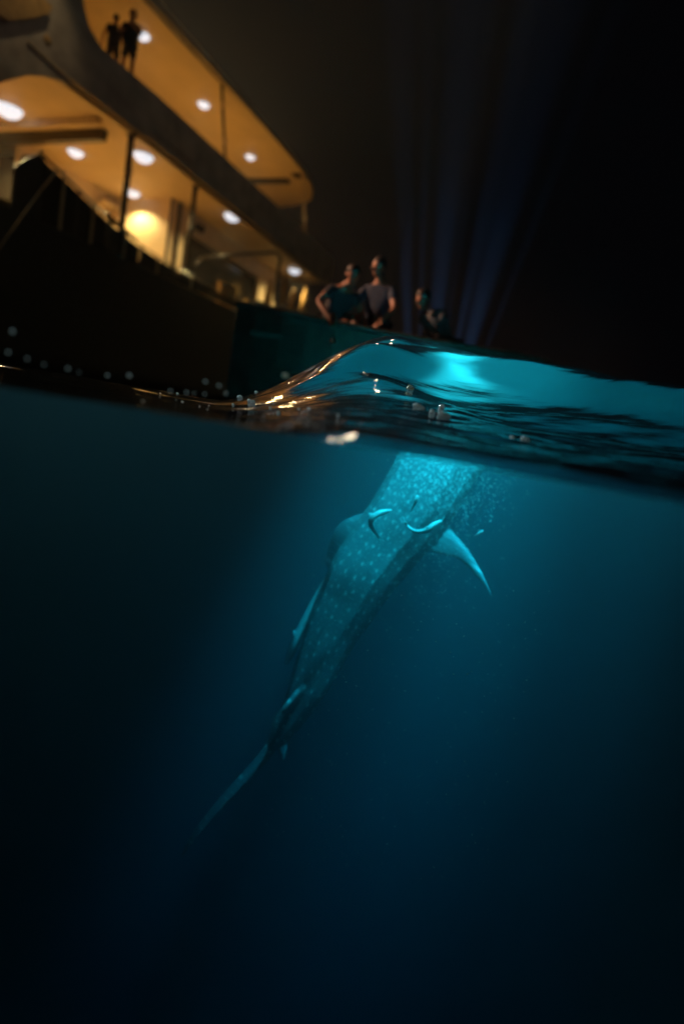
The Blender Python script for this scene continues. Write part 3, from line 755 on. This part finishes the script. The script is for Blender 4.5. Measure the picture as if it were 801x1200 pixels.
patt = mathn('MAXIMUM', sp, mathn('MULTIPLY', bar, .75))
cr = nt.nodes.new('ShaderNodeMix'); cr.data_type = 'RGBA'
nb_ = nt.nodes.new('ShaderNodeTexNoise'); nb_.inputs['Scale'].default_value = 5; nb_.inputs['Detail'].default_value = 6; nt.links.new(an.outputs['Vector'], nb_.inputs['Vector'])
mot = nt.nodes.new('ShaderNodeMix'); mot.data_type = 'RGBA'; mot.inputs[6].default_value = (.08, .10, .10, 1); mot.inputs[7].default_value = (.24, .27, .27, 1)
nt.links.new(nb_.outputs['Fac'], mot.inputs[0]); nt.links.new(mot.outputs[2], cr.inputs[6])
cr.inputs[6].default_value = (.24, .27, .27, 1); cr.inputs[7].default_value = (.75, .75, .70, 1)
nt.links.new(patt, cr.inputs[0])
belly = nt.nodes.new('ShaderNodeMapRange'); belly.inputs['From Min'].default_value = .42; belly.inputs['From Max'].default_value = .52
nt.links.new(mathn('ABSOLUTE', sx.outputs[1]), belly.inputs['Value'])
cr2 = nt.nodes.new('ShaderNodeMix'); cr2.data_type = 'RGBA'; cr2.inputs[7].default_value = (.3, .32, .31, 1)
nt.links.new(belly.outputs[0], cr2.inputs[0]); nt.links.new(cr.outputs[2], cr2.inputs[6])
nt.links.new(cr2.outputs[2], b.inputs['Base Color'])
sme.materials.clear(); sme.materials.append(skm)
shark = bpy.data.objects.new('whale_shark', sme); C.objects.link(shark)
tag(shark, 'spotted whale shark hanging head up just under the lit surface', 'whale shark')

# ------------------------------------------------------------------ remoras round the shark
def remora(path, rad, label, taper=None):
    P = [Vector(p) * .965 for p in path]; dn = []
    for i in range(len(P) - 1):
        for t in np.linspace(0, 1, 5, endpoint=False):
            dn.append(catmull(P[max(i - 1, 0)], P[i], P[i + 1], P[min(i + 2, len(P) - 1)], float(t)))
    dn.append(P[-1]); n = len(dn)
    prof = [rad * (.45 + .9 * math.sin(min(1, (i / (n - 1)) * 2.6 + .12) * PI / 2) - .45) * (1 - max(0, i / (n - 1) - .25) ** 1.1 * 1.18) + .0035 for i in range(n)]
    mm = MB().tube(dn, prof, 12)
    # tail fin and side fins, flat little blades in the same body
    e, d = dn[-1], (dn[-1] - dn[-3]).normalized(); sd = d.orthogonal().normalized()
    blade(mm, [((e - d * .02), (e - d * .012)), (e + sd * rad * .9 + d * rad * 2, e + sd * rad * .7 + d * rad * 2.3)], .004, .002)
    blade(mm, [((e - d * .02), (e - d * .012)), (e - sd * rad * .9 + d * rad * 2, e - sd * rad * .7 + d * rad * 2.3)], .004, .002)
    i0 = n // 4; q = dn[i0]; d = (dn[i0 + 1] - q).normalized(); sd = d.orthogonal().normalized()
    for sgn in (-1, 1): blade(mm, [(q, q + d * rad * 1.8), (q + sd * sgn * rad * 1.8 + d * rad * 2, q + sd * sgn * rad * 1.8 + d * rad * 2.5)], .004, .002)
    o = mm.build('remora', MAT['remora'], None, True)
    tag(o, label, 'fish', 'remoras swimming round the shark'); return o
remora([(.318, 3.921, -.455), (.247, 3.897, -.481), (.203, 3.881, -.521), (.199, 3.885, -.563), (.23, 3.909, -.608), (.28, 3.943, -.658)], .021, 'pale remora bent in a sharp hook on the left side of the shark')
remora([(.658, 3.919, -.466), (.611, 3.904, -.501), (.572, 3.898, -.541), (.521, 3.915, -.565), (.47, 3.936, -.559), (.426, 3.961, -.524)], .019, 'pale remora with its tail curving up in a shallow bow, nearest the pectoral fin')
remora([(.474, 3.939, -.327), (.469, 3.933, -.367), (.457, 3.937, -.42)], .010, 'small pale remora, uppermost on the back of the shark')
remora([(-.004, 4.40, -1.055), (-.027, 4.40, -1.096), (-.04, 4.41, -1.135)], .011, 'small dim remora beside the shaded pectoral fin')
remora([(-.008, 4.33, -1.02), (-.045, 4.33, -1.13), (-.085, 4.33, -1.26), (-.125, 4.33, -1.40), (-.160, 4.33, -1.54), (-.195, 4.33, -1.68), (-.225, 4.33, -1.80)][::-1], .042, 'long slim pale fish hanging head down along the left flank of the shark')
remora([(.93, 3.867, -.48), (.91, 3.865, -.495), (.89, 3.863, -.512)], .007, 'tiny dim fish to the right above the pectoral fin')

# ------------------------------------------------------------------ drifting plankton
pv = MB()
def speck(c, r):
    c = Vector(c); ax = Vector((random.uniform(-1, 1), random.uniform(-1, 1), random.uniform(-1, 1))).normalized()
    q = ax.orthogonal().normalized(); w_ = ax.cross(q)
    pv.add([c + ax * r * 1.5, c + q * r, c + w_ * r, c - q * r, c - w_ * r, c - ax * r * 1.5],
           [(0, 1, 2), (0, 2, 3), (0, 3, 4), (0, 4, 1), (5, 2, 1), (5, 3, 2), (5, 4, 3), (5, 1, 4)])
for _ in range(2400):
    s_ = abs(random.gauss(0, .45)); c = Vector((.78, 4.05, -.02)) + Vector((random.gauss(0, .17) + s_ * -.25, random.gauss(0, .14), -s_))
    speck(c, random.choice((.002, .0025, .003, .0045)))
for _ in range(700):
    z_ = random.uniform(2.6, 5.0); speck((random.uniform(-.2, 1.5) * z_ / 4, z_, -random.uniform(.25, 1.0) * z_ * .8), random.choice((.0014, .002, .002, .003, .0045)))
pk = pv.build('plankton', MAT['plankton'])
tag(pk, 'drifting bright plankton specks in the lit water', None, None, 'stuff')

# ------------------------------------------------------------------ bubbles and drops along the waterline
def bubble(spec, label, group, squash, material):
    x, y, r = spec[:3]
    n_, m_ = (20, 12) if r > .006 else (10, 7)
    o = MB().ball((0, 0, 0), (r * squash[0], r * squash[1], r * squash[2]), n_, m_).build('bubble', material, None, True)
    if r > .006:
        for v in o.data.vertices: v.co *= 1 + .22 * mnoise.noise(v.co / r * 1.1 + Vector((x * 40, y * 30, 0)))
    o.location = (x, y, spec[3] if len(spec) > 3 else sea_h(x, y) + r * squash[2] * .3)
    o.rotation_euler = (0, math.radians(10), random.uniform(-.3, .3))
    tag(o, label, 'bubble', group); return o

SMALL = [(-0.759, 1.294, 0.0034, 0.068), (-0.727, 1.312, 0.0026, 0.062), (-0.698, 1.328, 0.0026, 0.056), (-0.655, 1.349, 0.0034, 0.056), (-0.634, 1.359, 0.0017, 0.053), (-0.755, 1.296, 0.0043, 0.113), (-0.58, 1.383, 0.0026, 0.056), (-0.537, 1.401, 0.0043, 0.065), (-0.562, 1.579, 0.0024), (-0.84, 2.553, 0.0038), (-0.448, 1.432, 0.0026, 0.046), (-0.84, 2.792, 0.005), (-0.412, 1.442, 0.0026, 0.049), (-0.395, 1.447, 0.0021, 0.05), (-0.372, 1.453, 0.0026, 0.052), (-0.649, 2.232, 0.004), (-0.558, 2.132, 0.0025), (-0.586, 2.377, 0.0028), (-0.497, 2.003, 0.0035), (-0.374, 1.453, 0.0043, 0.082), (-0.342, 1.461, 0.0043, 0.078), (-0.324, 1.465, 0.0034, 0.063), (-0.562, 2.841, 0.0099), (-0.466, 2.566, 0.0075), (-0.441, 2.514, 0.0088), (-0.505, 2.929, 0.0068), (-0.523, 2.522, 0.0044), (-0.255, 1.209, 0.0014), (-0.232, 1.312, 0.0015), (-0.271, 1.755, 0.003), (-0.22, 1.419, 0.0021), (-0.186, 1.283, 0.0019), (-0.334, 2.3, 0.0053), (-0.243, 1.852, 0.0053), (-0.131, 1.209, 0.0017), (-0.361, 2.522, 0.0058), (-0.198, 2.006, 0.0046), (-0.13, 1.378, 0.0032), (-0.108, 1.332, 0.0038), (-0.089, 1.313, 0.0026), (-0.073, 1.302, 0.0022), (-0.164, 2.005, 0.0046), (-0.056, 1.691, 0.0048)]
BIG = [(-0.192, 1.488, 0.0077, 0.13), (0.189, 2.489, 0.0143), (0.207, 2.166, 0.0187), (0.248, 2.085, 0.0108), (0.289, 2.08, 0.0168), (0.302, 2.28, 0.0105), (0.468, 1.825, 0.0065), (0.513, 1.846, 0.0099)]
BIG_LABELS = ['lone golden bubble above the string of tiny pale bubbles', 'yellowish bubble, uppermost of the bright bubble cluster on the dark swell', 'largest bubble of the bright cluster on the dark swell, long and bluish white', 'small bubble tucked against the lower end of the largest bright bubble', 'long pale bubble, lowest of the bright cluster on the dark swell', 'small round bubble just above the long pale bubble', 'faint small bubble, left of a pair below the bright cluster', 'greenish oval bubble, right of a pair below the bright cluster']
for i, sp_ in enumerate(SMALL):
    bubble(sp_, 'tiny pale bubble in the string of bubbles along the dark waterline', 'tiny bubbles along the waterline', (random.uniform(1, 1.5), 1, random.uniform(.8, 1.1)), MAT['foam'])
for i, (sp_, lb) in enumerate(zip(BIG, BIG_LABELS)):
    bubble(sp_, lb, 'large bubbles on the swell', ((1.0, 1, .75), (1.1, 1, .8), (1.25, 1, .6), (1, 1, .9), (1.35, 1, .55), (1, 1, .9), (1.2, 1, .8), (1.4, 1, .8))[i], MAT['foam_lit_gold'] if i in (0, 1) else MAT['foam'])
